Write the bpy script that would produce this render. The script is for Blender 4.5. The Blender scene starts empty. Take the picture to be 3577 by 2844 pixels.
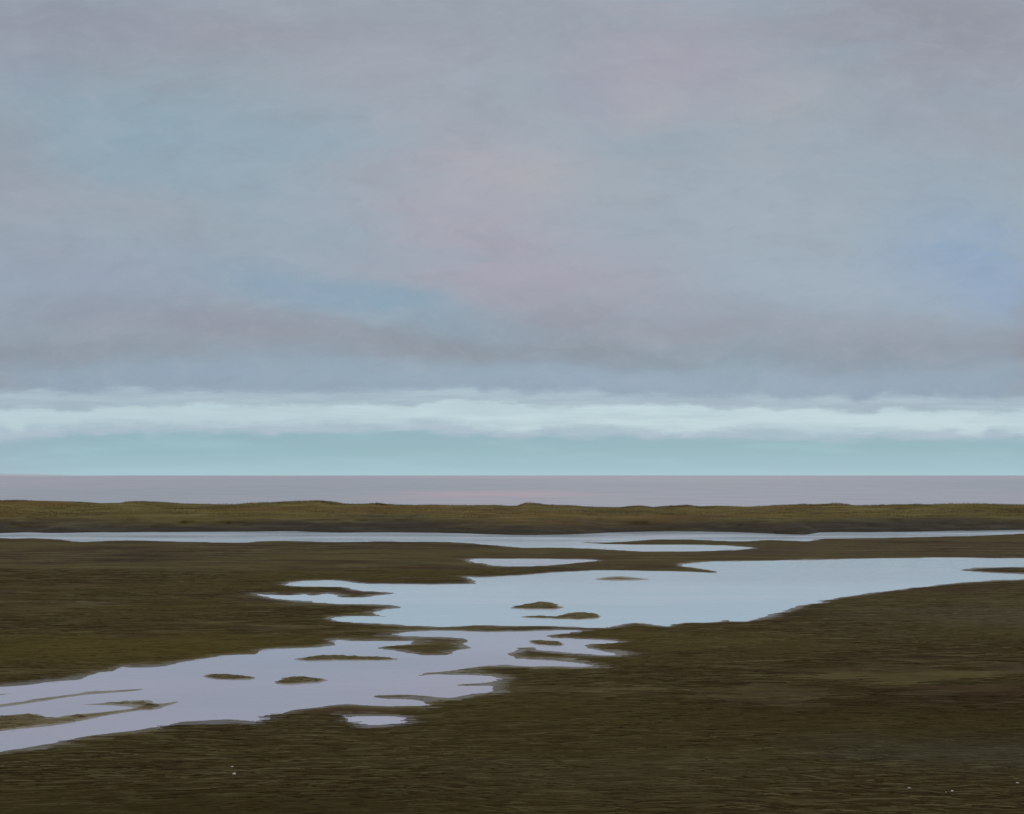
import bpy, math, random
import numpy as np

random.seed(7)
rng = np.random.default_rng(7)
scene = bpy.context.scene
COL = scene.collection

# ------------------------------------------------------------------ camera geometry
EYE = 4.0                      # metres above the water
F = 2312.0                     # focal length in picture units (picture 2156 wide, 50 degree lens)
CX, HZ = 1078.0, 1001.0        # picture centre column and the sea horizon's row

# survey sheets: corner and scale of each enlarged view used to survey the shorelines
SHEETS = {'A': (0, 1300, .83488), 'B': (1777, 1300, .83488), 'C': (0, 1900, .83488), 'D': (1200, 1900, .55659),
          'E': (1777, 2044, .83488), 'H': (0, 2300, .55659),
          'P1': (0, 1640, .41744), 'P2': (900, 1640, .41744), 'P3': (1800, 1640, .41744), 'P4': (2677, 1640, .41744),
          'Q1': (0, 1300, .41744), 'Q2': (900, 1300, .41744), 'Q3': (1800, 1300, .41744), 'Q4': (2677, 1300, .41744)}
K = 2156 / 3577.0


def sv(sheet, pts):
    """survey points -> rows/columns of the 2156 wide picture"""
    ox, oy, s = SHEETS[sheet]
    return [((ox + x * s) * K, (oy + y * s) * K) for x, y in pts]


def to_ground(p):
    """a sight line's meeting point with the water level"""
    X, Y = p
    d = EYE * F / (Y - HZ)
    return ((X - CX) / F * d, d)


# ------------------------------------------------------------------ small numpy toolbox
def _hash(ix, iy, seed):
    n = (ix.astype(np.int64) * 374761393 + iy.astype(np.int64) * 668265263 + seed * 974634777) & 0x7fffffff
    n = ((n ^ (n >> 13)) * 1274126177) & 0x7fffffff
    n = n ^ (n >> 16)
    return (n & 0xffff) / 65535.0


def vnoise(x, y, seed=0):
    ix, iy = np.floor(x), np.floor(y)
    fx, fy = x - ix, y - iy
    fx, fy = fx * fx * (3 - 2 * fx), fy * fy * (3 - 2 * fy)
    a, b = _hash(ix, iy, seed), _hash(ix + 1, iy, seed)
    c, d = _hash(ix, iy + 1, seed), _hash(ix + 1, iy + 1, seed)
    return (a + (b - a) * fx) * (1 - fy) + (c + (d - c) * fx) * fy - .5


def fbm(x, y, octaves=4, seed=0):
    t, amp, s = 0, 1.0, 1.0
    for k in range(octaves):
        t = t + amp * vnoise(x * s + 17.3 * k, y * s - 9.1 * k, seed + k)
        amp *= .5
        s *= 2.03
    return t


def signed_distance(px, py, polys):
    """positive inside the polygons (world metres)"""
    px, py = px.astype(np.float32), py.astype(np.float32)
    best = np.full(px.shape, 1e12, np.float32)
    inside = np.zeros(px.shape, bool)
    for poly in polys:
        ins = np.zeros(px.shape, bool)
        n = len(poly)
        for i in range(n):
            ax, ay = poly[i]
            bx, by = poly[(i + 1) % n]
            ex, ey = bx - ax, by - ay
            l2 = ex * ex + ey * ey
            if l2 < 1e-12:
                continue
            t = ((px - ax) * ex + (py - ay) * ey) / l2
            np.clip(t, 0, 1, out=t)
            dx, dy = px - ax - t * ex, py - ay - t * ey
            np.minimum(best, dx * dx + dy * dy, out=best)
            if ay != by:
                c = ((ay > py) != (by > py)) & (px < ax + (py - ay) * ex / ey)
                ins ^= c
        inside |= ins
    d = np.sqrt(best)
    return np.where(inside, d, -d)


def smooth_poly(pts, rounds=2):
    """corner cutting keeps surveyed shorelines from looking like straight chains"""
    for _ in range(rounds):
        out = []
        n = len(pts)
        for i in range(n):
            (ax, ay), (bx, by) = pts[i], pts[(i + 1) % n]
            out.append((.75 * ax + .25 * bx, .75 * ay + .25 * by))
            out.append((.25 * ax + .75 * bx, .25 * ay + .75 * by))
        pts = out
    return pts


# ------------------------------------------------------------------ object helpers
def grid_mesh(name, X, Y, Z, mat, keep=None, smooth=True):
    nr, nc = X.shape
    co = np.stack([X, Y, Z], -1).reshape(-1, 3).astype(np.float32)
    idx = np.arange(nr * nc).reshape(nr, nc)
    q = np.stack([idx[:-1, :-1], idx[:-1, 1:], idx[1:, 1:], idx[1:, :-1]], -1).reshape(-1, 4)
    if keep is not None:
        q = q[keep.reshape(-1)]
        used = np.unique(q)
        remap = np.full(nr * nc, -1, np.int64)
        remap[used] = np.arange(len(used))
        q, co = remap[q], co[used]
    # faces look upwards
    a, b, c = co[q[0, 0]], co[q[0, 1]], co[q[0, 2]]
    if np.cross(b - a, c - b)[2] < 0:
        q = q[:, ::-1]
    return link_mesh(name, co, q, mat, smooth)


def link_mesh(name, co, faces, mat, smooth=True):
    faces = np.ascontiguousarray(faces, dtype=np.int32)
    k = faces.shape[1]
    me = bpy.data.meshes.new(name)
    me.vertices.add(len(co))
    me.vertices.foreach_set('co', np.ascontiguousarray(co, dtype=np.float32).ravel())
    me.loops.add(faces.size)
    me.loops.foreach_set('vertex_index', faces.ravel())
    me.polygons.add(len(faces))
    me.polygons.foreach_set('loop_start', np.arange(0, faces.size, k, dtype=np.int32))
    me.polygons.foreach_set('use_smooth', np.full(len(faces), smooth, bool))
    me.update(calc_edges=True)
    me.validate()
    me.materials.append(mat)
    o = bpy.data.objects.new(name, me)
    COL.objects.link(o)
    return o


def tag(o, label=None, cat=None, group=None, kind=None):
    for key, v in (('label', label), ('category', cat), ('group', group), ('kind', kind)):
        if v:
            o[key] = v
    return o


# ------------------------------------------------------------------ node helpers
def lin(r, g, b):
    f = lambda c: (c / 255 / 12.92) if c / 255 <= .04045 else ((c / 255 + .055) / 1.055) ** 2.4
    return (f(r), f(g), f(b), 1)


class Nodes:
    def __init__(self, tree):
        self.t = tree

    def n(self, typ, **kw):
        nd = self.t.nodes.new('ShaderNode' + typ)
        for k, v in kw.items():
            setattr(nd, k, v)
        return nd

    def put(self, sock, v):
        if isinstance(v, bpy.types.NodeSocket):
            self.t.links.new(v, sock)
        elif v is not None:
            sock.default_value = v

    def math(self, op, a, b=None, c=None, clamp=False):
        nd = self.n('Math', operation=op, use_clamp=clamp)
        for i, v in enumerate((a, b, c)):
            self.put(nd.inputs[i], v)
        return nd.outputs[0]

    def vec(self, op, a, b=None, c=None, scale=None):
        nd = self.n('VectorMath', operation=op)
        for i, v in enumerate((a, b, c)):
            self.put(nd.inputs[i], v)
        if scale is not None:
            self.put(nd.inputs['Scale'], scale)
        return nd.outputs['Value'] if op in ('LENGTH', 'DOT_PRODUCT') else nd.outputs[0]

    def xyz(self, x, y, z=0.0):
        nd = self.n('CombineXYZ')
        for i, v in enumerate((x, y, z)):
            self.put(nd.inputs[i], v)
        return nd.outputs[0]

    def split(self, v):
        nd = self.n('SeparateXYZ')
        self.put(nd.inputs[0], v)
        return nd.outputs

    def noise(self, vec, scale=1.0, detail=4.0, rough=.5, dist=0.0, color=False):
        nd = self.n('TexNoise')
        self.put(nd.inputs['Vector'], vec)
        nd.inputs['Scale'].default_value = scale
        nd.inputs['Detail'].default_value = detail
        nd.inputs['Roughness'].default_value = rough
        nd.inputs['Distortion'].default_value = dist
        return nd.outputs['Color'] if color else nd.outputs['Fac']

    def rmap(self, v, a, b, c=0.0, d=1.0, smooth=True):
        nd = self.n('MapRange', interpolation_type='SMOOTHSTEP' if smooth else 'LINEAR')
        for i, x in enumerate((v, a, b, c, d)):
            self.put(nd.inputs[i], x)
        return nd.outputs[0]

    def mix(self, fac, a, b, blend='MIX'):
        nd = self.n('Mix', data_type='RGBA', blend_type=blend)
        nd.clamp_factor = True
        self.put(nd.inputs[0], fac)
        self.put(nd.inputs[6], a)
        self.put(nd.inputs[7], b)
        return nd.outputs[2]

    def ramp(self, v, stops):
        nd = self.n('ValToRGB')
        self.put(nd.inputs[0], v)
        e = nd.color_ramp.elements
        while len(e) > 1:
            e.remove(e[-1])
        e[0].position, e[0].color = stops[0]
        for p, c in stops[1:]:
            k = e.new(p)
            k.color = c
        return nd.outputs[0]


def material(name):
    m = bpy.data.materials.new(name)
    m.use_nodes = True
    m.node_tree.nodes.clear()
    g = Nodes(m.node_tree)
    out = g.n('OutputMaterial')
    bsdf = g.n('BsdfPrincipled')
    m.node_tree.links.new(bsdf.outputs[0], out.inputs[0])
    return m, g, bsdf


# ------------------------------------------------------------------ materials
def lay_fields(g, pos, c, fields, mask=None):
    for fx, fy, rx, ry, tone, amt in fields:                                          # named stretches of the flat
        q = g.vec('MULTIPLY', g.vec('SUBTRACT', pos, (fx, fy, 0)), (1 / rx, 1 / ry, 0))
        q = g.vec('ADD', q, g.vec('SCALE', g.vec('SUBTRACT', g.noise(g.vec('MULTIPLY', pos, (.25, .6, 0)), 1.0, 6, .6, color=True), (.5, .5, .5)), scale=1.6))
        k = g.rmap(g.vec('LENGTH', q), 0, 1.0, amt, 0)
        c = g.mix(g.math('MULTIPLY', k, mask) if mask else k, c, tone)
    return c


def mud_material(name, tones, rim=lin(78, 70, 55), wet=.28, fields=()):
    m, g, b = material(name)
    pos = g.n('NewGeometry').outputs['Position']
    z = g.split(pos)[2]
    streak = g.noise(g.vec('MULTIPLY', pos, (.20, 1.1, .6)), 1.0, 10, .72, .3)      # silt laid down in long tidal lines
    patch = g.noise(g.vec('MULTIPLY', pos, (.06, .13, .2)), 1.0, 5, .55, .5)         # broad stretches of algae
    fine = g.noise(g.vec('MULTIPLY', pos, (2.6, 9.0, 4)), 1.0, 8, .72)
    red = g.noise(g.vec('MULTIPLY', g.vec('ADD', pos, (31, 11, 0)), (.09, .55, .2)), 1.0, 6, .6, .3)
    c = g.ramp(g.math('MULTIPLY_ADD', g.math('SUBTRACT', fine, .5), .55, streak),
               [(.37, tones[0]), (.47, tones[1]), (.55, tones[2]), (.66, tones[3])])
    c = g.mix(g.math('MULTIPLY', g.rmap(patch, .44, .64), .62), c, tones[4])          # olive algae film
    c = g.mix(g.math('MULTIPLY', g.rmap(red, .50, .66), .6), c, tones[5])             # rusty silt
    c = g.mix(g.math('MULTIPLY', g.rmap(fine, .56, .70), .28), c, tones[3])
    c = lay_fields(g, pos, c, fields, g.rmap(streak, .38, .60, .45, 1))
    wob = g.math('MULTIPLY', g.math('SUBTRACT', g.math('ADD', streak, fine), 1.0), .045)
    edge = g.rmap(g.math('ADD', z, wob), .002, .015, 1.0, 0.0)          # mud still wet from the water beside it
    c = g.mix(g.math('MULTIPLY', edge, wet), c, rim)
    m.node_tree.links.new(c, b.inputs['Base Color'])
    g.put(b.inputs['Roughness'], g.math('MULTIPLY_ADD', edge, -.55, .88))
    g.put(b.inputs['Specular IOR Level'], g.math('MULTIPLY_ADD', edge, .35, .05))
    h = g.math('MULTIPLY_ADD', g.noise(g.vec('MULTIPLY', pos, (1.2, 3.5, 3)), 1.0, 8, .62), 1.0, g.math('MULTIPLY', streak, .6))
    bp = g.n('Bump')
    bp.inputs['Strength'].default_value = .55
    bp.inputs['Distance'].default_value = .09
    g.put(bp.inputs['Height'], h)
    m.node_tree.links.new(bp.outputs[0], b.inputs['Normal'])
    return m


TONES = [lin(40, 29, 15), lin(57, 46, 25), lin(68, 59, 34), lin(88, 82, 55), lin(76, 69, 33), lin(58, 38, 20)]
FIELDS = [(-8, 25, 10, 6, lin(88, 76, 36), .5), (-16, 22, 8, 5, lin(84, 72, 34), .4), (4, 26, 6, 3, lin(86, 77, 40), .5),
          (7, 18, 10, 4, lin(48, 35, 18), .55), (-3, 12.5, 6, 2, lin(48, 36, 20), .55), (1, 14.5, 5, 1.6, lin(78, 72, 46), .45),
          (15, 31, 8, 6, lin(86, 80, 60), .6), (6.5, 15.5, 4, 1.5, lin(78, 76, 60), .5), (14, 58, 20, 8, lin(78, 68, 46), .6)]
M_MUD = mud_material('mudflat', TONES, fields=FIELDS)
M_BAR = mud_material('mud_bar', [lin(66, 56, 38), lin(86, 75, 52), lin(98, 88, 63), lin(114, 107, 82), lin(94, 86, 58), lin(84, 66, 45)], rim=lin(122, 116, 104), wet=.6)


def water_material(name, silt, ior=1.6, rough=.12, ripple=.11, spec=.5, scale=(.5, 2.2, 1), far=None, patch=(.03, .18, 1), detail=4, painted_glow=None):  # silt: water's own tints, in the pools also standing in for sky reflection
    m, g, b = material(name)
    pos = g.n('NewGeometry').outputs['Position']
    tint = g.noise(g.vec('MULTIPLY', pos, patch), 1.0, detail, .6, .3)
    c = g.mix(g.rmap(tint, .38, .62), silt[0], silt[1])  # in the pools, own tint that also stands in for weak sky reflection
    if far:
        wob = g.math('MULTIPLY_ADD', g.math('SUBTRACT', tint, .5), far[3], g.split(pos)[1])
        c = g.mix(g.rmap(wob, far[1], far[2], 0, .8), c, far[0])             # blends into the far tone towards the far side
    if painted_glow:
        bx, by, rx, ry = painted_glow
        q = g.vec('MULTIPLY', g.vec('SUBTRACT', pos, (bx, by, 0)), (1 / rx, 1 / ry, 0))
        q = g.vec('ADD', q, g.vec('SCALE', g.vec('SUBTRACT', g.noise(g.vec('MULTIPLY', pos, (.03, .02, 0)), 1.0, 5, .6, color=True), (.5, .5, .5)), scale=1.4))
        c = g.mix(g.rmap(g.vec('LENGTH', q), 0, 1.0, .6, 0), c, lin(190, 160, 168))      # pink reflected sky glow painted into the sea's colour
    m.node_tree.links.new(c, b.inputs['Base Color'])
    b.inputs['IOR'].default_value = ior
    b.inputs['Specular IOR Level'].default_value = spec
    r = g.rmap(g.noise(g.vec('MULTIPLY', pos, (.06, .35, 1)), 1.0, 4, .6), .35, .7, rough * .7, rough * 1.4)
    m.node_tree.links.new(r, b.inputs['Roughness'])
    bp = g.n('Bump')
    bp.inputs['Strength'].default_value = ripple
    bp.inputs['Distance'].default_value = .05
    g.put(bp.inputs['Height'], g.noise(g.vec('MULTIPLY', pos, scale), 3.0, 5, .55, .2))
    m.node_tree.links.new(bp.outputs[0], b.inputs['Normal'])
    return m


M_SEA = water_material('sea_water', (lin(148, 153, 162), lin(172, 162, 175)), ior=1.33, rough=.5, ripple=.0, spec=.3, patch=(.0009, .0004, 1), detail=7, painted_glow=(-5, 235, 36, 90))
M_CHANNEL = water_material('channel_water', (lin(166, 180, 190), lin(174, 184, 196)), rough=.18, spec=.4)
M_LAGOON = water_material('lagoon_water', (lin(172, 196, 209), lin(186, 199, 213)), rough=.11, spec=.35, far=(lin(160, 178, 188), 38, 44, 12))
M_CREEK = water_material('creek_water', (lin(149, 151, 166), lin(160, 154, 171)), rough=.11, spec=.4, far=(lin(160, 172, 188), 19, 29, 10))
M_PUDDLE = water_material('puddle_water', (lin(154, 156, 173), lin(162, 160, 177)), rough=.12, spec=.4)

# ------------------------------------------------------------------ the survey of the shorelines
channel = [(-1600, 1098), (3800, 1098), (3800, 1112)]
channel += sv('P4', [(2400, 530), (2156, 536), (1900, 548), (1600, 558), (1300, 563), (1000, 572), (700, 576), (430, 580), (360, 600),
                     (250, 596), (60, 590)])
channel += sv('P3', [(2100, 586), (2000, 599), (1850, 602), (1700, 594), (1500, 585), (1200, 583), (1050, 591), (900, 606), (700, 611),
                     (540, 603), (520, 606), (600, 615), (700, 624), (900, 630), (1300, 631), (1700, 635), (1850, 645), (2010, 657), (1900, 665), (1800, 670), (1600, 681), (1300, 687), (1000, 685), (900, 674), (600, 662), (300, 650), (100, 656),
                     (0, 648)])
channel += sv('P2', [(2080, 642), (1950, 630), (1700, 611), (1500, 603), (1300, 604), (1000, 601), (700, 608), (500, 604), (300, 596),
                     (0, 598)])
channel += sv('P1', [(2080, 613), (1700, 608), (1400, 600), (1150, 590), (900, 595), (720, 607), (600, 598), (450, 581), (300, 575),
                     (100, 578), (0, 570), (-300, 566)])
channel += [(-1600, 1128)]

puddle_upper = sv('D', [(785, 102), (830, 94), (900, 95), (1300, 97), (1610, 101), (1550, 110), (1400, 125), (1200, 139), (1000, 141),
                        (920, 133), (900, 122), (820, 118)])

lagoon = sv('C', [(1192, 168), (1240, 155), (1350, 152), (1430, 154)])
lagoon += sv('D', [(60, 246), (200, 251), (500, 256), (720, 253), (825, 252), (848, 236), (815, 224), (755, 208), (850, 212), (960, 208),
                   (1100, 198), (1250, 185), (1450, 175), (1600, 165), (1750, 168), (1900, 172), (2150, 173)])
lagoon += sv('B', [(790, 838), (880, 843), (862, 832), (785, 818), (712, 808), (790, 796), (900, 792), (1100, 790), (1300, 787),
                   (1500, 780), (1650, 780), (1800, 777), (2000, 778), (2156, 780), (2500, 776), (2600, 790), (2400, 806), (2156, 815),
                   (2050, 816), (1950, 819), (1865, 828), (1950, 835), (2030, 841), (2156, 846), (2300, 850), (2400, 856), (2300, 862),
                   (2156, 866), (2000, 871), (1850, 883), (1700, 901), (1500, 926), (1400, 941)])
lagoon += sv('E', [(1250, 78), (1150, 108), (1050, 136), (1000, 151), (930, 151), (910, 147), (850, 156), (760, 155), (720, 158),
                   (690, 176), (640, 173), (580, 164), (530, 157), (490, 163), (440, 174)])
lagoon += sv('D', [(1640, 526), (1500, 522), (1300, 515), (1150, 513), (1000, 515), (870, 508), (750, 515), (650, 520), (500, 515),
                   (300, 505), (200, 500), (60, 492)])
lagoon += sv('C', [(1437, 324), (1393, 314), (1420, 308), (1500, 305), (1600, 308)])
lagoon += sv('D', [(180, 457), (310, 461), (240, 445), (185, 430), (250, 415), (372, 399), (360, 392), (300, 385), (100, 375)])
lagoon += sv('C', [(1437, 251), (1300, 241), (1150, 229), (1050, 211), (1100, 211), (1200, 215), (1255, 212), (1280, 208), (1310, 216),
                   (1365, 206), (1410, 212), (1425, 222), (1480, 226), (1580, 216), (1655, 208), (1600, 200), (1510, 197), (1465, 182),
                   (1350, 178), (1225, 177)])

creek = sv('D', [(285, 566), (400, 548), (550, 545), (750, 545), (870, 553), (1000, 550), (1130, 550), (1250, 545), (1400, 541),
                 (1500, 547), (1480, 558), (1350, 568), (1298, 578), (1350, 590), (1420, 593), (1500, 598), (1650, 605), (1735, 620),
                 (1650, 627), (1560, 628), (1528, 640), (1560, 660), (1640, 678), (1715, 692), (1650, 695), (1550, 690), (1450, 685),
                 (1400, 679), (1300, 673), (1215, 668), (1190, 652), (1130, 655), (1075, 668), (1052, 690), (1080, 710), (1060, 722),
                 (1200, 728), (1400, 738), (1480, 752), (1565, 767), (1400, 765), (1300, 760), (1200, 768), (1100, 762), (1020, 752),
                 (900, 762), (800, 777), (700, 792), (580, 804), (440, 832), (575, 815), (700, 822), (850, 828), (920, 832), (1015, 850),
                 (950, 858), (850, 872), (760, 879), (688, 887), (740, 894), (850, 891), (930, 893), (925, 908), (965, 926), (800, 941),
                 (700, 966), (600, 968), (500, 956), (380, 950), (260, 952), (195, 955), (265, 968), (380, 972), (480, 984), (590, 1022),
                 (450, 1021), (300, 1023), (150, 1016), (60, 1007)])
creek += sv('C', [(1440, 671), (1350, 681), (1250, 691), (1195, 700), (1180, 712), (1120, 716), (1140, 730), (1108, 746), (1050, 743),
                  (950, 733), (850, 739), (760, 746), (715, 758), (690, 768), (640, 771), (570, 783), (480, 791), (400, 801), (300, 821),
                  (150, 846), (0, 869), (-250, 915), (-600, 990), (-1000, 1090), (-1500, 1120), (-1500, 640), (-400, 618), (0, 598),
                  (100, 591), (250, 571), (330, 566), (380, 549), (430, 536), (500, 530), (493, 514), (515, 512), (560, 519), (700, 509),
                  (800, 491), (900, 473), (1000, 468), (1065, 469), (1115, 467), (1088, 455), (1105, 441), (1200, 438), (1300, 434),
                  (1375, 428), (1398, 416), (1393, 404), (1420, 403)])
creek += sv('D', [(60, 611), (150, 610), (300, 608), (470, 607), (440, 618), (330, 640), (228, 655), (300, 670), (430, 692), (520, 701),
                  (640, 696), (700, 681), (785, 640), (770, 628), (777, 605), (735, 587), (600, 583), (500, 581), (350, 577)])

puddle_lower = sv('C', [(1426, 716), (1450, 721), (1500, 723), (1560, 721), (1620, 722), (1700, 727), (1668, 735), (1712, 748), (1650, 752),
                        (1580, 757), (1520, 755), (1475, 748), (1446, 736)])

SHORES = [smooth_poly([to_ground(p) for p in poly], 2) for poly in (channel, puddle_upper, lagoon, creek, puddle_lower)]

BARS = [
    ('lagoon', 'D', [(1030, 404), (1100, 386), (1175, 374), (1215, 357), (1290, 364), (1340, 380), (1362, 408), (1200, 411), (1100, 409)],
     'small humped mud bar in the pale lagoon, the farther of a close pair', 1.0),
    ('lagoon', 'D', [(1115, 461), (1200, 450), (1330, 459), (1400, 441), (1470, 427), (1590, 434), (1612, 466), (1500, 476), (1350, 473),
                     (1200, 468)],
     'long mud bar humped at its right end, nearer of a close pair in the lagoon', 1.0),
    ('lagoon', 'D', [(1550, 221), (1650, 206), (1720, 202), (1800, 206), (1900, 217), (1945, 223), (1800, 232), (1650, 231)],
     'faint barely emerged mud bar alone near the far shore of the lagoon', .35),
    ('creek', 'D', [(1155, 600), (1240, 605), (1350, 610), (1388, 624), (1402, 643), (1300, 641), (1175, 634)],
     'short blunt mud bar between spits at the right edge of the lilac creek', .8),
    ('creek', 'C', [(1212, 486), (1260, 475), (1380, 463), (1430, 468), (1600, 472), (1697, 484), (1600, 489), (1400, 489), (1300, 493)],
     'thin straight mud bar just below the rounded end of the mud spit in the creek', .9),
    ('creek', 'C', [(845, 553), (880, 543), (960, 545), (1040, 550), (1095, 562), (1000, 571), (900, 569)],
     'spindle shaped mud bar in mid creek, left of a pair set side by side', 1.0),
    ('creek', 'C', [(1140, 586), (1190, 563), (1220, 553), (1300, 558), (1390, 570), (1330, 579), (1250, 588)],
     'spindle shaped mud bar in mid creek, right of a pair set side by side', 1.0),
    ('creek', 'H', [(-400, 380), (-400, 350), (0, 290), (100, 275), (250, 250), (400, 232), (560, 207), (720, 204), (905, 188), (880, 200),
                    (700, 217), (560, 224), (400, 246), (250, 271), (100, 295), (0, 305)],
     'narrow mud ribbon slanting out of the left edge above the forked mud bar', .8),
    ('creek', 'H', [(445, 292), (600, 284), (800, 265), (955, 259), (970, 290), (1135, 267), (1060, 295), (960, 326), (880, 326), (750, 342),
                    (600, 370), (540, 385), (350, 421), (150, 442), (0, 456), (-500, 560), (-700, 540), (-500, 440), (0, 360), (200, 344),
                    (258, 354), (268, 369), (350, 372), (400, 360), (500, 351), (650, 338), (800, 320), (852, 310), (820, 301), (700, 294)],
     'large forked mud bar in the creek running off the left edge', 1.1),
    ('creek', 'H', [(-300, 250), (-100, 228), (0, 223), (95, 218), (0, 231), (-150, 250)],
     'tiny sliver of mud at the left edge near the creek\'s far bank', .5),
]


def shore_profile(sd, x, y, a=.024, l=.8, a2=.10, l2=9.0, deep=.22):
    up = a * (1 - np.exp(-np.maximum(sd, 0) / l)) + a2 * (1 - np.exp(-np.maximum(sd, 0) / l2))
    dn = -deep * (1 - np.exp(np.minimum(sd, 0) / 1.2)) - .0
    return np.where(sd > 0, up, dn)


# ------------------------------------------------------------------ the mudflat
u_in = np.arange(-.62, .6201, 1 / 720)
u = np.concatenate([[-9, -5, -3, -2, -1.5, -1.2, -1.0, -.85, -.75, -.68], u_in, [.68, .75, .85, 1.0, 1.2, 1.5, 2, 3, 5, 9]])
rows_y = EYE * F / np.concatenate([np.arange(100, 730, 1.35), np.arange(732, 1500, 8)])
rows_y = np.concatenate([rows_y, [5.6, 5, 4, 3, 2, 1, 0, -2, -5, -10, -20, -40, -80]])
Y = np.repeat(rows_y[:, None], len(u), 1)
X = u[None, :] * np.maximum(Y, 6.0)
sd = -signed_distance(X, Y, SHORES)
foot = np.maximum(np.abs(Y), 8) ** 2 / (EYE * F) * 2.1          # ground length of a thumbnail's width at that distance
jag = fbm(X * .4, Y * 2.0, 5, 3) * .17 + fbm(X * 1.6, Y * 7, 3, 9) * .06
sdj = sd + jag * np.clip(foot / .1, .4, 1.5)
Z = shore_profile(sdj, X, Y)
hum = fbm(X * .35, Y * .8, 5, 21) * .05 + fbm(X * 1.7, Y * 4.0, 4, 33) * .024
Z = Z + np.where(sdj > 0, hum * (1 - np.exp(-np.maximum(sdj, 0) / 1.6)), 0)
Z = np.where(sdj > .02, np.maximum(Z, .006), Z)
ground = grid_mesh('ground', X, Y, Z, M_MUD)
tag(ground, 'dark brown olive tidal mudflat streaked with silt', kind='structure')

def strands(wx, wy, wz, size=1.0):
    """limp blades of eelgrass lying along the run of the tide"""
    n = len(wx)
    ang = rng.normal(0, .12, n) + .22 * fbm(wx * .3, wy * .3, 2, 105)
    ln = rng.uniform(.08, .42, n) * (1 + wy / 26) * size
    wd = rng.uniform(.0025, .006, n) * (1 + wy / 24)
    dxv, dyv = np.cos(ang), np.sin(ang)
    st = []
    for k, lift, w in ((-1, .003, .3), (-.3, .013, 1), (.35, .016, 1), (1, .004, .2)):
        bend = (k * k) * .12 * ln * np.sin(ang * 7)
        cxp, cyp = wx + dxv * ln * k - dyv * bend, wy + dyv * ln * k + dxv * bend
        czp = wz + lift * rng.uniform(.5, 1.6, n)
        st.append(np.stack([cxp + dyv * wd * w, cyp - dxv * wd * w, czp - .004], -1))
        st.append(np.stack([cxp - dyv * wd * w, cyp + dxv * wd * w, czp + .005], -1))
    co = np.stack(st, 1).reshape(-1, 3)
    k8 = np.arange(n)[:, None] * 8
    f = np.concatenate([k8 + np.array([[i, i + 2, i + 3, i + 1]]) for i in (0, 2, 4)], 0)
    return co, f


def eelgrass_material(name, tones, olive, fields=()):
    m, g, b = material(name)
    geo = g.n('NewGeometry')
    big = g.noise(g.vec('MULTIPLY', geo.outputs['Position'], (.07, .16, 0)), 1.0, 4, .55, .4)
    c = g.ramp(geo.outputs['Random Per Island'], list(zip((0, .3, .65, .92, 1), tones)))
    c = g.mix(g.math('MULTIPLY', g.rmap(big, .45, .62), .6), c, olive)
    c = lay_fields(g, geo.outputs['Position'], c, fields)
    m.node_tree.links.new(c, b.inputs['Base Color'])
    b.inputs['Roughness'].default_value = .8
    b.inputs['Specular IOR Level'].default_value = .05
    return m


M_EEL = eelgrass_material('eelgrass', [lin(50, 38, 21), lin(60, 49, 28), lin(69, 60, 36), lin(82, 75, 47), lin(94, 88, 61)], lin(76, 69, 34), FIELDS)
M_EEL_BAR = eelgrass_material('stranded_eelgrass', [lin(76, 65, 45), lin(88, 77, 54), lin(98, 88, 62), lin(108, 100, 74), lin(116, 108, 84)], lin(98, 90, 60))

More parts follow.
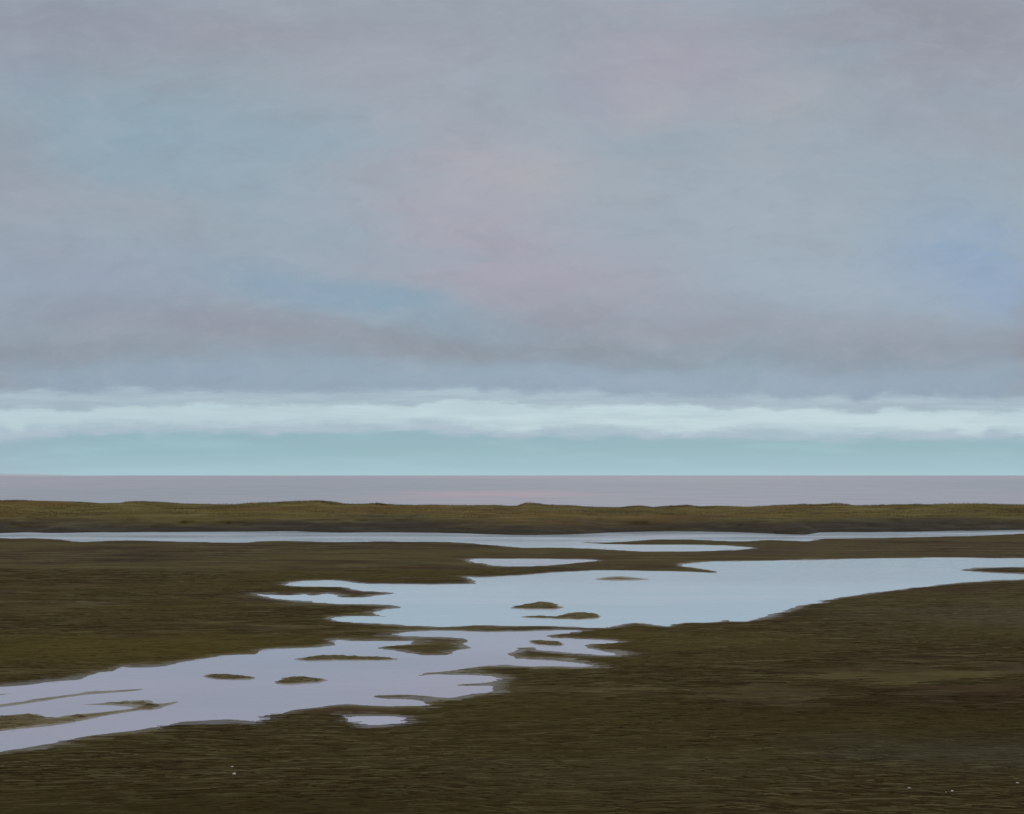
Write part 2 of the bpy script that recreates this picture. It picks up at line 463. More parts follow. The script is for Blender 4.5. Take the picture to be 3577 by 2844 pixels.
# ------------------------------------------------------------------ mud bars standing in the water
for where, sheet, pts, label, hgt in BARS:
    poly = smooth_poly([to_ground(p) for p in sv(sheet, pts)], 2)
    P = np.array(poly)
    y0, y1 = P[:, 1].min(), P[:, 1].max()
    m = .05 * (y1 - y0) + .6
    rr = np.arange(EYE * F / (y1 + m) - 1, EYE * F / (y0 - m) + 1, .9)
    uu = P[:, 0] / P[:, 1]
    ug = np.arange(uu.min() - .02, uu.max() + .02, 1 / 1100)
    yy = np.repeat((EYE * F / rr)[:, None], len(ug), 1)
    xx = ug[None, :] * yy
    s = signed_distance(xx, yy, [poly])
    ft = np.maximum(yy, 8) ** 2 / (EYE * F) * 2.1
    s = s + (fbm(xx * .8, yy * 1.6, 4, 5) * .10 + fbm(xx * 3, yy * 6, 3, 8) * .05) * np.clip(ft / .1, .4, 2.0)
    zz = shore_profile(s, xx, yy, .035 * hgt, .8, .07 * hgt, 2.5, .12)
    zz = zz + np.where(s > 0, (fbm(xx * 1.5, yy * 2.5, 4, 12) * .03 * hgt) * (1 - np.exp(-np.maximum(s, 0) / .5)), 0)
    zz = np.where(s > .02, np.maximum(zz, .003), zz)
    zmax = np.maximum.reduce([zz[:-1, :-1], zz[1:, :-1], zz[:-1, 1:], zz[1:, 1:]])
    o = grid_mesh('mud_bar', xx, yy, zz, M_BAR, keep=zmax > -.09)
    c = np.array([P[:, 0].mean(), P[:, 1].mean(), 0])
    o.data.transform(__import__('mathutils').Matrix.Translation(-c))
    o.location = c
    tag(o, label, 'mud bar', 'mud bars standing out of the shallow water')
    # eelgrass stranded on the bar
    tries = 420
    sx, sy = rng.uniform(P[:, 0].min(), P[:, 0].max(), tries), rng.uniform(y0, y1, tries)
    ins = signed_distance(sx, sy, [poly]) > .10
    sx, sy = sx[ins], sy[ins]
    r_of = np.interp(EYE * F / sy, rr, np.arange(len(rr)))
    u_of = np.interp(sx / sy, ug, np.arange(len(ug)))
    a, b = np.clip(r_of.astype(int), 0, len(rr) - 2), np.clip(u_of.astype(int), 0, len(ug) - 2)
    hs = np.minimum.reduce([zz[a, b], zz[a + 1, b], zz[a, b + 1], zz[a + 1, b + 1]])
    good = hs > .004
    if good.sum() > 8 and hgt > .4:
        co, f = strands(sx[good], sy[good], hs[good], .2)
        e = link_mesh('eelgrass', co - np.array([c[0], c[1], 0]), f, M_EEL_BAR, True)
        e.parent = o
        e['kind'] = 'stuff'


# ------------------------------------------------------------------ the sheets of water
def sheet(name, corners, mat, label, z=0.0):
    me = bpy.data.meshes.new(name)
    me.from_pydata([(x, y, z) for x, y in corners], [], [list(range(len(corners)))])
    me.update()
    if me.polygons[0].normal.z < 0:
        me.flip_normals()
    me.materials.append(mat)
    o = bpy.data.objects.new(name, me)
    COL.objects.link(o)
    return tag(o, label, kind='structure')


def line_y(x, pts):
    xs, ys = zip(*pts)
    return float(np.interp(x, xs, ys))


# lines along the mud ridges that part the three waters
split_far = [to_ground(p) for p in [(-600, 1170), (500, 1172), (900, 1160), (1200, 1170), (1420, 1166), (1700, 1160), (2156, 1150), (2700, 1146)]]
split_near = [to_ground(p) for p in [(-800, 1270), (400, 1272), (640, 1300), (720, 1330), (800, 1325), (900, 1321.5), (1000, 1323), (1100, 1322),
                                     (1200, 1326), (1300, 1322), (1400, 1328), (1700, 1330), (2156, 1340), (3000, 1345)]]
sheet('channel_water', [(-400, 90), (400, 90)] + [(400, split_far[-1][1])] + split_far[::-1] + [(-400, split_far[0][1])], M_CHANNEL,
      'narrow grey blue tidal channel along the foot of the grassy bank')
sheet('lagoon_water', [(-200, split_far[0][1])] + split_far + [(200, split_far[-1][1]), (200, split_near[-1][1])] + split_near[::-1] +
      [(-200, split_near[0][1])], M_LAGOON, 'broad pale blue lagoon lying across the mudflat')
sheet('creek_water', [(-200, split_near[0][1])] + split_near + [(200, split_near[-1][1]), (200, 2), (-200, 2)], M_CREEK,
      'lilac creek winding out of the left edge of the mudflat')


def water_in(name, poly, mat, label, z):
    P = np.array([to_ground(p) for p in poly])
    c = P.mean(0)
    return sheet(name, [tuple(c + (p - c) * (1.5, 1.45)) for p in P], mat, label, z)


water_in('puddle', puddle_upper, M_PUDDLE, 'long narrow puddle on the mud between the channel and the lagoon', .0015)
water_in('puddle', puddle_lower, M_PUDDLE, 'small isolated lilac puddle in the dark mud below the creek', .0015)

# the open sea beyond the bank
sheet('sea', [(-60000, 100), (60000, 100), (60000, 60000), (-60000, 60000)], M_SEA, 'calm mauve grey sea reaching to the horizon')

# ------------------------------------------------------------------ the grassy bank
crest_px = sv('P1', [(-800, 268), (0, 262), (200, 262), (300, 265), (480, 270), (560, 285), (700, 290), (850, 282), (1000, 283), (1060, 271),
                     (1200, 271), (1280, 279), (1400, 292), (1480, 288), (1620, 292), (1800, 295), (1950, 295), (2080, 280)])
crest_px += sv('P2', [(0, 280), (250, 272), (400, 270), (530, 264), (640, 289), (760, 290), (1000, 287), (1060, 295), (1300, 300), (1450, 297),
                      (1600, 303), (1800, 302), (1980, 299), (2120, 308)])
crest_px += sv('P3', [(20, 308), (80, 287), (180, 289), (240, 298), (500, 304), (600, 315), (700, 320), (920, 322), (1030, 309), (1150, 320),
                      (1220, 324), (1300, 311), (1450, 304), (1560, 317), (1750, 306), (1900, 312), (2050, 318)])
crest_px += sv('P4', [(0, 315), (200, 303), (320, 294), (430, 305), (580, 289), (700, 297), (850, 305), (1050, 303), (1280, 294), (1330, 304),
                      (1450, 298), (1650, 290), (1800, 287), (2000, 292), (2156, 295), (2900, 300)])
foot_px = sv('P1', [(-800, 520), (0, 522), (60, 537), (250, 526), (500, 530), (700, 528), (900, 526), (1050, 528), (1200, 523)])
foot_px += sv('P2', [(0, 522), (300, 518), (700, 528), (1100, 526), (1500, 528), (2000, 545), (2156, 550)])
foot_px += sv('P3', [(100, 550), (400, 545), (800, 527), (1300, 517), (1800, 525), (2100, 538)])
foot_px += sv('P4', [(0, 540), (200, 545), (420, 527), (800, 525), (1300, 520), (1800, 512), (2156, 508), (2900, 505)])
CREST_Y = 93.0


def uv_of(px):
    a = np.array(px)
    return (a[:, 0] - CX) / F, a[:, 1] - HZ


cu, cr = uv_of(crest_px)
fu, fr = uv_of(foot_px)
xs = np.concatenate([np.linspace(-420, -62, 60), np.arange(-60, 60.01, .11), np.linspace(62, 420, 60)])
crest_z = EYE - np.interp(xs / CREST_Y, cu, cr) * CREST_Y / F
foot_y = EYE * F / np.interp(xs / 78.0, fu, fr)
foot_y = foot_y + fbm(xs * .35, xs * 0 + 3, 4, 41) * .6


def bank_profile(t):
    """t 0..1 over the water face and top, 1..2 down to the sea: (share of way from foot to crest, height share, fixed height)"""
    return t


ts = np.concatenate([[-.06], np.linspace(0, 1, 46), np.linspace(1.04, 2, 14)])
BX = np.repeat(xs[None, :], len(ts), 0)
BY = np.zeros_like(BX)
BZ = np.zeros_like(BX)
for i, t in enumerate(ts):
    if t <= 1:
        BY[i] = foot_y + (CREST_Y - foot_y) * t
        # steep mud face to 0.75 m in the first fifth, then a grassy slope
        lo = .78 * np.clip(t / .24, -.6, 1) ** (1 if t < 0 else .8)
        hi = (crest_z - .78) * (np.clip((t - .24) / .76, 0, 1) ** .85)
        BZ[i] = lo + hi
    else:
        k = t - 1
        BY[i] = CREST_Y + k * 40
        BZ[i] = crest_z * (1 - k * k * (3 - 2 * k)) - .4 * k
inner = np.clip(np.minimum(ts / .1, (1 - ts) / .15), 0, 1)[:, None]
BZ += inner * (fbm(BX * .5, BY * .8, 4, 51) * .18)
BY += inner * (fbm(BX * .6, BZ * 3, 4, 61) * .5)


def bank_material():
    m, g, b = material('bank_turf_and_mud')
    pos = g.n('NewGeometry').outputs['Position']
    x, y, z = g.split(pos)[:3]
    w = g.math('MULTIPLY', g.math('SUBTRACT', g.noise(g.vec('MULTIPLY', pos, (.06, .1, .5)), 1.0, 5, .6), .5), 1.5)
    veg = g.rmap(g.math('ADD', z, w), .22, 1.15)                  # salt grass starts above the tide line
    streak = g.noise(g.vec('MULTIPLY', pos, (.14, .6, 4.0)), 1.0, 9, .72, .4)
    mud = g.ramp(streak, [(.34, lin(36, 30, 22)), (.5, lin(48, 42, 31)), (.66, lin(64, 61, 48))])
    turf = g.ramp(streak, [(.34, lin(50, 38, 17)), (.45, lin(80, 69, 29)), (.56, lin(93, 82, 37)), (.68, lin(108, 98, 55))])
    brown = g.noise(g.vec('MULTIPLY', pos, (.05, .2, .6)), 1.0, 4, .5)
    turf = g.mix(g.math('MULTIPLY', g.rmap(brown, .5, .68), .6), turf, lin(88, 62, 26))
    c = g.mix(veg, mud, turf)
    m.node_tree.links.new(c, b.inputs['Base Color'])
    b.inputs['Roughness'].default_value = .9
    b.inputs['Specular IOR Level'].default_value = .1
    bp = g.n('Bump')
    bp.inputs['Strength'].default_value = .6
    bp.inputs['Distance'].default_value = .15
    g.put(bp.inputs['Height'], g.noise(g.vec('MULTIPLY', pos, (.9, 2, 6)), 1.0, 7, .6))
    m.node_tree.links.new(bp.outputs[0], b.inputs['Normal'])
    return m


bank = grid_mesh('bank', BX, BY, BZ, bank_material())
tag(bank, 'low bank of olive salt grass over a dark mud face', kind='structure')


# ------------------------------------------------------------------ grass on the bank
def grass_material(name, tones):
    m, g, b = material(name)
    pos = g.n('NewGeometry').outputs['Position']
    n1 = g.noise(g.vec('MULTIPLY', pos, (.15, .3, 1)), 1.0, 5, .6)
    c = g.ramp(n1, list(zip((.34, .46, .57, .68), tones)))
    m.node_tree.links.new(c, b.inputs['Base Color'])
    b.inputs['Roughness'].default_value = .8
    b.inputs['Specular IOR Level'].default_value = .15
    return m


M_GRASS = grass_material('salt_grass', [lin(58, 43, 17), lin(80, 69, 29), lin(93, 82, 37), lin(108, 98, 55)])


def blades(px, py, pz, hgt, lean, wid):
    """bent blades, two quads each; arrays of roots, heights, leans"""
    n = len(px)
    a = rng.uniform(0, 2 * np.pi, n)
    dx, dy = np.cos(a) * wid, np.sin(a) * wid
    b = rng.uniform(0, 2 * np.pi, n)
    lx, ly = np.cos(b) * lean * hgt, np.sin(b) * lean * hgt
    root = np.stack([px, py, pz - .02], -1)
    side = np.stack([dx, dy, dx * 0], -1)
    mid = root + np.stack([lx * .35, ly * .35, hgt * .6], -1)
    tip = root + np.stack([lx, ly, hgt], -1)
    co = np.stack([root - side, root + side, mid - side * .7, mid + side * .7, tip - side * .12, tip + side * .12], 1).reshape(-1, 3)
    k = np.arange(n)[:, None] * 6
    f = np.concatenate([k + np.array([[0, 1, 3, 2]]), k + np.array([[2, 3, 5, 4]])], 0)
    return co, f


N = 70000
ti = rng.uniform(.30, 1.25, N)
xi = rng.uniform(-58, 58, N)
dens = fbm(xi * .25, ti * 8, 3, 71) + .5
ok = rng.uniform(0, 1, N) < np.clip(dens * 1.3, .15, 1)
ti, xi = ti[ok], xi[ok]
jx = np.interp(xi, xs, np.arange(len(xs)))
jt = np.interp(ti, ts, np.arange(len(ts)))
j0, i0 = np.clip(jx.astype(int), 0, len(xs) - 2), np.clip(jt.astype(int), 0, len(ts) - 2)
fx, ftt = jx - j0, jt - i0


def bil(A):
    return ((A[i0, j0] * (1 - fx) + A[i0, j0 + 1] * fx) * (1 - ftt) + (A[i0 + 1, j0] * (1 - fx) + A[i0 + 1, j0 + 1] * fx) * ftt)


hh = rng.uniform(.05, .13, len(xi)) * (1 + .8 * fbm(xi * .4, ti * 6, 3, 81))
co, f = blades(xi, bil(BY), bil(BZ), hh, rng.uniform(.2, 1.0, len(xi)), rng.uniform(.006, .014, len(xi)))
tag(link_mesh('bank_grass', co, f, M_GRASS, False), 'short olive salt grass covering the top of the bank', 'grass', kind='stuff')

# tussocks that break the line of the crest
M_TUSSOCK = grass_material('tussock_grass', [lin(70, 48, 22), lin(88, 66, 30), lin(104, 86, 42), lin(122, 104, 60)])
TUSSOCKS = [
    (35, 1.9, .22, 'low ragged rusty grass tussock on the bank crest at its left end'),
    (292, 2.4, .20, 'long low grass tussock on the crest, second from the left end'),
    (643, 3.4, .24, 'broadest grass tussock, on the high rounded swell of the bank crest'),
    (797, 1.3, .22, 'small grass tussock on the crest just right of the broadest swell'),
    (1118, 2.0, .26, 'grass tussock on the crest above the middle of the tidal channel'),
    (1344, 1.8, .24, 'dark grass tussock on the crest, left of a neighbouring pair right of centre'),
    (1450, 2.4, .22, 'pale topped grass tussock on the crest, right of a neighbouring pair'),
    (1694, 1.6, .22, 'lower of two close grass tussocks on the right half of the crest'),
    (1759, 1.7, .27, 'taller of two close grass tussocks on the right half of the crest'),
    (1936, 1.5, .22, 'single grass tussock on the bank crest nearest its right end'),
]
for px, half, high, label in TUSSOCKS:
    tx = (px - CX) / F * CREST_Y
    n = int(420 * half)
    a, r = rng.uniform(0, 2 * np.pi, n), np.sqrt(rng.uniform(0, 1, n))
    ox, oy = np.cos(a) * r * half, np.sin(a) * r * .8
    oz = np.interp(tx + ox, xs, crest_z) - float(np.interp(tx, xs, crest_z)) - .06
    hgt = high * (1 - r ** 2 * .75) * rng.uniform(.6, 1.15, n)
    co, f = blades(ox, oy, oz, hgt, rng.uniform(.2, 1.1, n), rng.uniform(.008, .016, n))
    # the matted root mound the blades grow from
    ma, mr = np.meshgrid(np.linspace(0, 2 * np.pi, 37), np.linspace(.02, 1.12, 9))
    mx, my = np.cos(ma) * mr * half, np.sin(ma) * mr * .8
    mz = np.interp(tx + mx, xs, crest_z) - float(np.interp(tx, xs, crest_z)) - .12 + high * .6 * np.clip(1 - mr ** 2, -.4, 1)
    mi = np.arange(37 * 9).reshape(9, 37)
    mf = np.stack([mi[:-1, :-1], mi[1:, :-1], mi[1:, 1:], mi[:-1, 1:]], -1).reshape(-1, 4) + len(co)
    co = np.concatenate([co, np.stack([mx, my, mz], -1).reshape(-1, 3)])
    f = np.concatenate([f, mf])
    o = link_mesh('grass_tussock', co, f, M_TUSSOCK, False)
    o.location = (tx, CREST_Y, float(np.interp(tx, xs, crest_z)))
    tag(o, label, 'grass tussock', 'grass tussocks along the bank crest')

# ------------------------------------------------------------------ eelgrass combed flat by the tide over the mud
def ground_at(px, py):
    iy = np.interp(py, rows_y[::-1], np.arange(len(rows_y))[::-1])
    iu = np.interp(px / np.maximum(py, 6.0), u, np.arange(len(u)))
    a, b = np.clip(iy.astype(int), 0, len(rows_y) - 2), np.clip(iu.astype(int), 0, len(u) - 2)
    fa, fb = iy - a, iu - b
    lerp = lambda A: (A[a, b] * (1 - fb) + A[a, b + 1] * fb) * (1 - fa) + (A[a + 1, b] * (1 - fb) + A[a + 1, b + 1] * fb) * fa
    return lerp(Z), lerp(sdj)


N = 190000
wy = 7.5 * (46 / 7.5) ** rng.uniform(0, 1, N)
wx = rng.uniform(-.58, .58, N) * wy
wz, wsd = ground_at(wx, wy)
dens = fbm(wx * .12, wy * .35, 4, 101) + .5 * fbm(wx * 1.2, wy * 2.2, 3, 103)
ok = (wsd > .2 + wy * .016) & (rng.uniform(-.45, .55, N) < dens)
wx, wy, wz = wx[ok], wy[ok], wz[ok]
co, f = strands(wx, wy, wz)
tag(link_mesh('eelgrass', co, f, M_EEL, True), 'brown and olive eelgrass combed flat over the mud', 'eelgrass', kind='stuff')

# ------------------------------------------------------------------ a few pale shells left by the tide
sm, sg, sb = material('shell')
spos = sg.n('TexCoord').outputs['Object']
sg.put(sb.inputs['Base Color'], sg.mix(sg.noise(spos, 60, 4, .6), lin(140, 133, 120), lin(180, 175, 165)))
sb.inputs['Roughness'].default_value = .5
SHELLS = [(487.5, 1626, .016, 'small white shell on the dark mud at lower left, farther of two lying close'),
          (496, 1641, .024, 'larger white shell on the dark mud at lower left, nearer of two lying close'),
          (1916, 1681, .018, 'single white shell on the dark mud left of a touching pair at lower right'),
          (1994, 1688, .016, 'white shell on the dark mud at lower right, left one of a close pair'),
          (2008, 1686, .019, 'white shell on the dark mud at lower right, right one of a close pair'),
          (2143, 1670, .020, 'white shell on the dark mud closest to the lower right corner')]
for px, py, rad, label in SHELLS:
    gx, gy = to_ground((px, py))
    th, rr_ = np.meshgrid(np.linspace(-1.25, 1.25, 41), np.linspace(.0, 1, 9))
    rib = 1 + .05 * np.cos(th * 22) * rr_
    R = rad * (1.9 - .35 * th ** 2) * rr_ * rib
    X_, Y_ = R * np.sin(th), R * np.cos(th)
    Z_ = rad * .75 * np.sqrt(np.clip(1 - (rr_ * 2 - .9) ** 2 * .75, .02, 1)) * np.cos(th * .9) * rib - rad * .12
    o = grid_mesh('shell', X_ * .95, Y_ * .95, Z_ * 1.1, sm)
    hz_, _ = ground_at(np.array([gx]), np.array([gy]))
    o.location = (gx, gy, float(hz_[0]) + .022)
    o.rotation_euler = (random.uniform(-.2, .2), random.uniform(-.2, .2), random.uniform(0, 6.28))
    tag(o, label, 'shell', 'pale shells scattered over the mudflat')

# ------------------------------------------------------------------ a low spit of land far out at the left
hx = np.linspace(-6000, -1900, 160)
hy = np.linspace(5000, 5900, 24)
HX, HY = np.meshgrid(hx, hy)
prof = np.interp(hx, [-6000, -4200, -3200, -2700, -2450, -2250, -2080, -1980, -1900], [34, 30, 20, 15, 11, 6, 2.2, .6, -1])
acr = np.sin(np.linspace(.02, math.pi - .02, 24)) ** .6
HZm = prof[None, :] * acr[:, None] + fbm(HX / 120, HY / 200, 4, 91) * 2.0 * acr[:, None] - .6
hm, hg, hb = material('far_sand')
hg.put(hb.inputs['Base Color'], hg.mix(hg.noise(hg.vec('MULTIPLY', hg.n('NewGeometry').outputs['Position'], (.004, .004, .1)), 1.0, 4, .6),
                                       lin(176, 180, 190), lin(160, 168, 178)))
hb.inputs['Roughness'].default_value = .9
tag(grid_mesh('headland', HX, HY, HZm, hm), 'low grey spit of land on the horizon at the left edge', kind='structure')

# ------------------------------------------------------------------ world: sky with its cloud deck
world = bpy.data.worlds.new('World')
scene.world = world
world.use_nodes = True
world.node_tree.nodes.clear()
g = Nodes(world.node_tree)
SUN_EL, SUN_ROT = math.radians(48), math.radians(12)
wout = g.n('OutputWorld')
bg = g.n('Background')
g.t.links.new(bg.outputs[0], wout.inputs[0])
nish = g.n('TexSky', sky_type='NISHITA')
nish.sun_disc = False
nish.sun_elevation = SUN_EL
nish.sun_rotation = SUN_ROT
nish.air_density, nish.dust_density = 1.0, 2.0

d = g.n('TexCoord').outputs['Generated']
dx, dy, dz = g.split(d)[:3]
ay = g.math('MAXIMUM', g.math('ABSOLUTE', dy), .12)
# the cloud rolls lie in straight bars across the view of the sea: bearing slope and rise slope
cu_, cv_ = g.math('DIVIDE', dx, ay), g.math('DIVIDE', dz, ay)
P0 = g.xyz(cu_, cv_, 0)
w1 = g.vec('MULTIPLY', g.vec('SUBTRACT', g.noise(g.vec('MULTIPLY', P0, (3.0, 7.0, 1)), 1.0, 4, .55, color=True), (.5, .5, .5)), (.16, .06, 0))
w2 = g.vec('MULTIPLY', g.vec('SUBTRACT', g.noise(g.vec('MULTIPLY', P0, (14, 42, 1)), 1.0, 5, .6, color=True), (.5, .5, .5)), (.05, .016, 0))
PW = g.vec('ADD', g.vec('ADD', P0, w1), w2)
pv = g.split(PW)[1]

sky = lambda y: (HZ - y) / F


def vpos(y):
    return sky(y) / 1.2


stops = [(1000, (148, 166, 181)), (830, (142, 163, 182)), (785, (143, 165, 183)), (745, (141, 154, 167)), (705, (145, 160, 172)),
         (600, (150, 166, 179)), (420, (154, 168, 178)), (200, (150, 164, 174)), (60, (147, 158, 168)), (-200, (152, 159, 170)),
         (-600, (176, 182, 190)), (-1000, (232, 235, 240)), (-1700, (255, 255, 255))]
up = g.ramp(g.math('DIVIDE', pv, 1.2), [(max(0, vpos(y)), lin(*c)) for y, c in stops])


def blob(col, x, y, rx, ry, rot, c, s):
    mp = g.n('Mapping', vector_type='TEXTURE')
    g.put(mp.inputs['Vector'], PW)
    mp.inputs['Location'].default_value = ((x - CX) / F, sky(y), 0)
    mp.inputs['Rotation'].default_value = (0, 0, math.radians(rot))
    mp.inputs['Scale'].default_value = (rx / F * 1.5, ry / F * 1.5, 1)
    r = g.vec('LENGTH', mp.outputs[0])
    return g.mix(g.rmap(r, 0.0, 1.0, s, 0.0), col, lin(*c))


BLOBS = [
    (330, 290, 330, 130, -8, (138, 163, 177), .9), (110, 150, 110, 40, 0, (141, 160, 178), .6), (560, 400, 300, 110, -14, (148, 166, 180), .6),
    (120, 60, 380, 110, 0, (147, 151, 165), .7), (560, 60, 300, 60, 0, (152, 152, 164), .6), (30, 380, 120, 160, 0, (147, 152, 165), .6),
    (300, 440, 220, 60, -10, (150, 157, 168), .5), (200, 600, 380, 90, -6, (146, 157, 176), .7), (480, 560, 260, 60, -10, (148, 160, 176), .5),
    (980, 440, 320, 210, -8, (169, 163, 174), .66), (1010, 345, 170, 50, -8, (174, 168, 174), .4), (1100, 560, 420, 110, -6, (165, 159, 174), .75),
    (1180, 640, 360, 60, -3, (157, 155, 169), .7), (1420, 110, 240, 150, 0, (164, 158, 172), .7), (1260, 190, 120, 90, 0, (156, 156, 172), .6),
    (1345, 215, 80, 70, 30, (170, 170, 174), .5), (1620, 240, 130, 90, 35, (171, 170, 172), .55), (1150, 370, 90, 60, 0, (176, 171, 174), .45),
    (760, 180, 200, 120, 0, (160, 163, 175), .5), (900, 120, 260, 90, 0, (157, 160, 173), .5), (1200, 40, 300, 40, 0, (148, 156, 168), .6),
    (1960, 60, 360, 110, 0, (145, 146, 158), .8), (2050, 200, 260, 140, 0, (149, 152, 165), .6), (1750, 300, 260, 120, 0, (152, 162, 174), .5),
    (1620, 470, 340, 120, -6, (158, 172, 184), .6), (1850, 620, 340, 90, -8, (157, 173, 189), .7), (2000, 535, 190, 140, -14, (138, 163, 192), .8), (2000, 20, 420, 70, 0, (138, 141, 152), .6), (60, 20, 300, 60, 0, (142, 147, 160), .5),
    (2080, 620, 100, 70, -20, (140, 163, 194), .6), (1960, 380, 160, 120, 0, (150, 167, 180), .5),
    (740, 640, 340, 48, -12, (130, 160, 179), .9), (1060, 705, 170, 34, -6, (135, 160, 177), .8), (640, 620, 160, 40, -14, (140, 160, 180), .6),
    (420, 690, 440, 46, -4, (140, 146, 160), .9), (900, 725, 260, 28, -4, (134, 142, 154), .8), (100, 740, 280, 32, 0, (136, 146, 159), .75),
    (1280, 700, 330, 42, -3, (145, 148, 161), .85), (1300, 748, 280, 24, -2, (133, 144, 156), .8), (1700, 690, 420, 40, -5, (151, 155, 170), .6),
    (1950, 740, 280, 46, -4, (138, 148, 162), .75), (1700, 760, 400, 26, -2, (136, 150, 165), .65), (2170, 730, 70, 110, 0, (136, 137, 147), .75),
    (300, 790, 320, 24, 0, (143, 160, 181), .6), (0, 800, 70, 60, 0, (150, 150, 164), .7), (1500, 800, 500, 24, 0, (148, 166, 187), .5),
]
for bl in BLOBS:
    up = blob(up, *bl)
# brushed, streaky vapour
def rotated(deg, sx, sy):
    mp = g.n('Mapping')
    g.put(mp.inputs['Vector'], PW)
    mp.inputs['Rotation'].default_value = (0, 0, math.radians(deg))
    mp.inputs['Scale'].default_value = (sx, sy, 1)
    return mp.outputs[0]


sweep = g.noise(rotated(17, 2.6, 13), 1.0, 6, .58, .2)                 # slanting sweeps falling to the right
up = g.mix(g.math('MULTIPLY', g.rmap(sweep, .50, .66), .5), up, lin(143, 165, 179))
up = g.mix(g.math('MULTIPLY', g.rmap(sweep, .48, .30), .26), up, lin(158, 157, 168))
mott = g.noise(rotated(-25, 34, 60), 1.0, 9, .74)
up = g.mix(g.math('MULTIPLY', g.rmap(mott, .48, .68), .17), up, lin(168, 176, 186))
up = g.mix(g.math('MULTIPLY', g.rmap(mott, .50, .32), .17), up, lin(135, 143, 155))
s1 = g.noise(g.vec('MULTIPLY', PW, (12, 26, 1)), 1.0, 6, .58, .2)
s2 = g.noise(g.vec('MULTIPLY', PW, (70, 300, 1)), 1.0, 5, .6)
up = g.mix(g.math('MULTIPLY', g.rmap(s1, .46, .74), .24), up, lin(168, 176, 188))
up = g.mix(g.math('MULTIPLY', g.rmap(s1, .50, .24), .24), up, lin(138, 143, 155))
up = g.mix(g.math('MULTIPLY', g.math('ABSOLUTE', g.math('SUBTRACT', s2, .5)), .35), up, lin(164, 170, 184))

# gap of clear air and lit cloud bank above the horizon
EDGES = {
    'T1': [('Q1', [(0, 165), (100, 146), (300, 146), (500, 174), (700, 170), (900, 160), (1100, 128), (1250, 158), (1700, 156)]),
           ('Q2', [(0, 178), (500, 175), (900, 152), (1300, 150), (1600, 131), (1750, 117), (1900, 158), (2050, 132), (2140, 162)]),
           ('Q3', [(300, 172), (440, 142), (700, 165), (880, 208), (1000, 191), (1200, 181), (1350, 200), (1700, 210), (2000, 197)]),
           ('Q4', [(0, 203), (300, 219), (600, 197), (800, 235), (1000, 190), (1200, 205), (1500, 203), (1800, 228), (2156, 212)])],
    'T2': [('Q1', [(0, 314), (250, 286), (430, 292), (520, 338), (700, 330), (900, 292), (1200, 281), (1500, 295), (1600, 266), (1850, 263)]),
           ('Q2', [(0, 287), (200, 276), (500, 290), (800, 266), (1000, 275), (1250, 295), (1400, 263), (1600, 232), (1900, 236), (2140, 250)]),
           ('Q3', [(200, 290), (500, 290), (800, 285), (1100, 270), (1500, 264), (1700, 318), (1900, 306)]),
           ('Q4', [(0, 306), (100, 324), (400, 307), (850, 356), (950, 312), (1020, 284), (1250, 325), (1600, 316), (1900, 335), (2156, 326)])],
    'T3': [('Q1', [(0, 432), (60, 460), (160, 520), (235, 445), (380, 478), (600, 468), (750, 408), (1200, 430), (1800, 438)]),
           ('Q2', [(0, 430), (300, 430), (700, 404), (1000, 430), (1200, 446), (1300, 385), (1500, 384), (1800, 440), (2000, 500), (2140, 520)]),
           ('Q3', [(150, 516), (250, 455), (500, 440), (700, 432), (900, 460), (1100, 480), (1250, 518), (1500, 516), (1700, 480), (1900, 434)]),
           ('Q4', [(0, 432), (200, 470), (350, 508), (600, 499), (750, 486), (1300, 485), (1550, 474), (1690, 536), (1790, 534), (1870, 450),
                   (2156, 516)])],
    'T4': [('Q1', [(0, 600), (200, 580), (500, 540), (690, 488), (900, 528), (1150, 474), (1250, 552), (1390, 474), (1550, 482), (1800, 536),
                   (1950, 478)]),
           ('Q2', [(0, 538), (130, 576), (210, 512), (400, 505), (700, 490), (950, 476), (1350, 472), (1600, 538), (2000, 548), (2140, 570)]),
           ('Q3', [(150, 568), (300, 532), (450, 560), (650, 568), (800, 530), (900, 508), (1000, 514), (1100, 566), (1240, 566), (1310, 524),
                   (1600, 544)]),
           ('Q4', [(0, 545), (200, 570), (450, 588), (650, 588), (900, 546), (1300, 555), (1740, 573), (1850, 552), (2156, 570)])],
}
Y_LO, Y_HI = 1010.0, 790.0


def edge_curve(parts, calm):
    pts = []
    for sh, p in parts:
        pts += sv(sh, p)
    nd = g.n('FloatCurve')
    nd.mapping.use_clip = True
    c = nd.mapping.curves[0]
    px_, py_ = np.array([p[0] for p in pts]), np.array([p[1] for p in pts])
    trend = np.polyval(np.polyfit(px_, py_, 3), px_)
    py_ = trend + (py_ - trend) * calm
    norm = [((x + 100) / 2356, (Y_LO - y) / (Y_LO - Y_HI)) for x, y in zip(px_, py_)]
    while len(c.points) > 2:
        c.points.remove(c.points[1])
    c.points[0].location, c.points[1].location = (0, norm[0][1]), (1, norm[-1][1])
    for x, y in norm:
        c.points.new(x, y)
    nd.mapping.update()
    g.put(nd.inputs['Value'], g.math('ADD', g.math('MULTIPLY', cu_, F / 2356), (CX + 100) / 2356))
    return g.math('MULTIPLY_ADD', nd.outputs[0], (Y_LO - Y_HI) / F, sky(Y_LO))


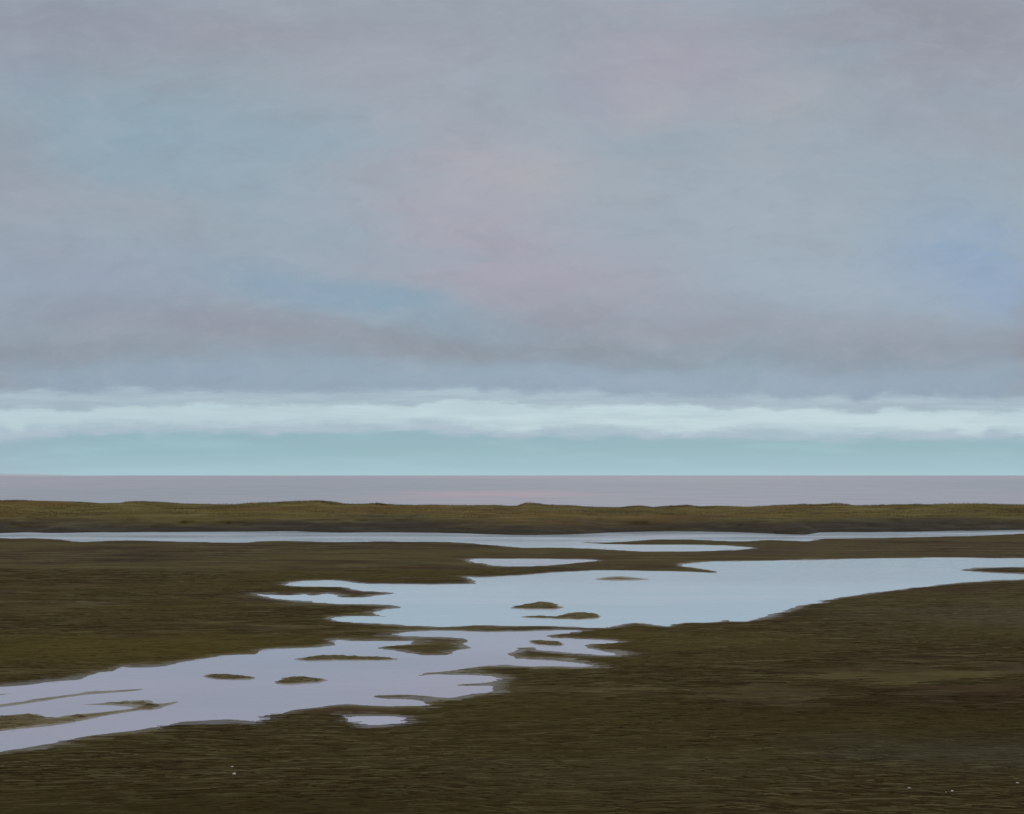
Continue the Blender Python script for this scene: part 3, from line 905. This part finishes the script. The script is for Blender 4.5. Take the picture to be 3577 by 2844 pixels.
rag = g.math('MULTIPLY', g.math('SUBTRACT', g.noise(g.vec('MULTIPLY', P0, (26, 60, 1)), 1.0, 6, .56, .3), .5), 7 / F)
rag2 = g.math('MULTIPLY', g.math('SUBTRACT', g.noise(g.vec('MULTIPLY', g.vec('ADD', P0, (5, 3, 0)), (16, 80, 1)), 1.0, 6, .56, .3), .5), 9 / F)
brush = g.math('MULTIPLY', g.math('SUBTRACT', g.noise(g.vec('MULTIPLY', P0, (46, 190, 1)), 1.0, 6, .66), .5), 26 / F)
vv = g.math('ADD', g.math('ADD', cv_, rag), brush)
vv2 = g.math('ADD', g.math('ADD', cv_, rag2), g.math('MULTIPLY', brush, 1.3))


def above(v, e, soft):
    return g.rmap(g.math('SUBTRACT', v, e), -soft / F, soft / F)


E = {k: edge_curve(p, {'T1': .9, 'T2': .8, 'T3': .55, 'T4': .42}[k]) for k, p in EDGES.items()}
teal = g.ramp(g.math('DIVIDE', cv_, sky(890)), [(0, lin(168, 199, 209)), (.2, lin(158, 191, 202)), (.5, lin(148, 183, 193)),
                                               (.8, lin(143, 177, 189))])
# greyer towards the left end of the gap
teal = g.mix(g.rmap(cu_, -.36, -.50, 0, .6), teal, lin(160, 180, 194))
tn = g.noise(g.vec('MULTIPLY', P0, (8, 60, 1)), 1.0, 4, .55)
teal = g.mix(g.math('MULTIPLY', g.rmap(tn, .45, .7), .3), teal, lin(166, 202, 211))
cn = g.noise(g.vec('MULTIPLY', P0, (9, 90, 1)), 1.0, 7, .62, .15)
lav = g.mix(g.rmap(cn, .4, .65), lin(164, 187, 200), lin(173, 190, 204))
bright = g.mix(g.rmap(cn, .36, .62), lin(182, 205, 213), lin(193, 215, 221))
bright = g.mix(g.rmap(cu_, .1, -.4, 0, .45), bright, lin(176, 200, 209))
pale = g.mix(g.rmap(cn, .38, .66), lin(160, 179, 193), lin(171, 191, 202))
c = g.mix(above(vv, E['T4'], 9), teal, lav)
c = g.mix(above(vv2, E['T3'], 13), c, bright)
c = g.mix(above(vv, E['T2'], 7), c, pale)
c = g.mix(above(vv2, E['T1'], 10), c, up)
# below the horizon the far side of the world is dim sea
c = g.mix(g.rmap(dz, -.002, -.02), c, lin(140, 140, 152))
STR = .1
col = g.vec('SCALE', c, scale=1 / STR)
veil = g.mix(.955, nish.outputs[0], col)
g.t.links.new(veil, bg.inputs[0])
bg.inputs[1].default_value = STR

# ------------------------------------------------------------------ the veiled sun
sl = bpy.data.lights.new('sun', 'SUN')
sl.energy = .5
sl.angle = math.radians(40)
sl.color = (1, .95, .88)
so = bpy.data.objects.new('sun', sl)
so.rotation_euler = (math.radians(90) - SUN_EL, 0, math.pi - SUN_ROT)
so.location = (0, 0, 60)
COL.objects.link(so)

# ------------------------------------------------------------------ camera
cam = bpy.data.cameras.new('camera')
cam.sensor_width = 36
cam.lens = 36 * F / 2156
cam.shift_y = (HZ - 857) / 2156
cam.clip_start, cam.clip_end = .1, 200000
camo = bpy.data.objects.new('camera', cam)
camo.location = (0, 0, EYE)
camo.rotation_euler = (math.radians(90), 0, 0)
COL.objects.link(camo)
scene.camera = camo

scene.view_settings.view_transform = 'Standard'
scene.view_settings.look = 'None'
scene.view_settings.exposure = 0
scene.view_settings.gamma = 1
scene.cycles.use_denoising = True
scene.cycles.max_bounces = 4
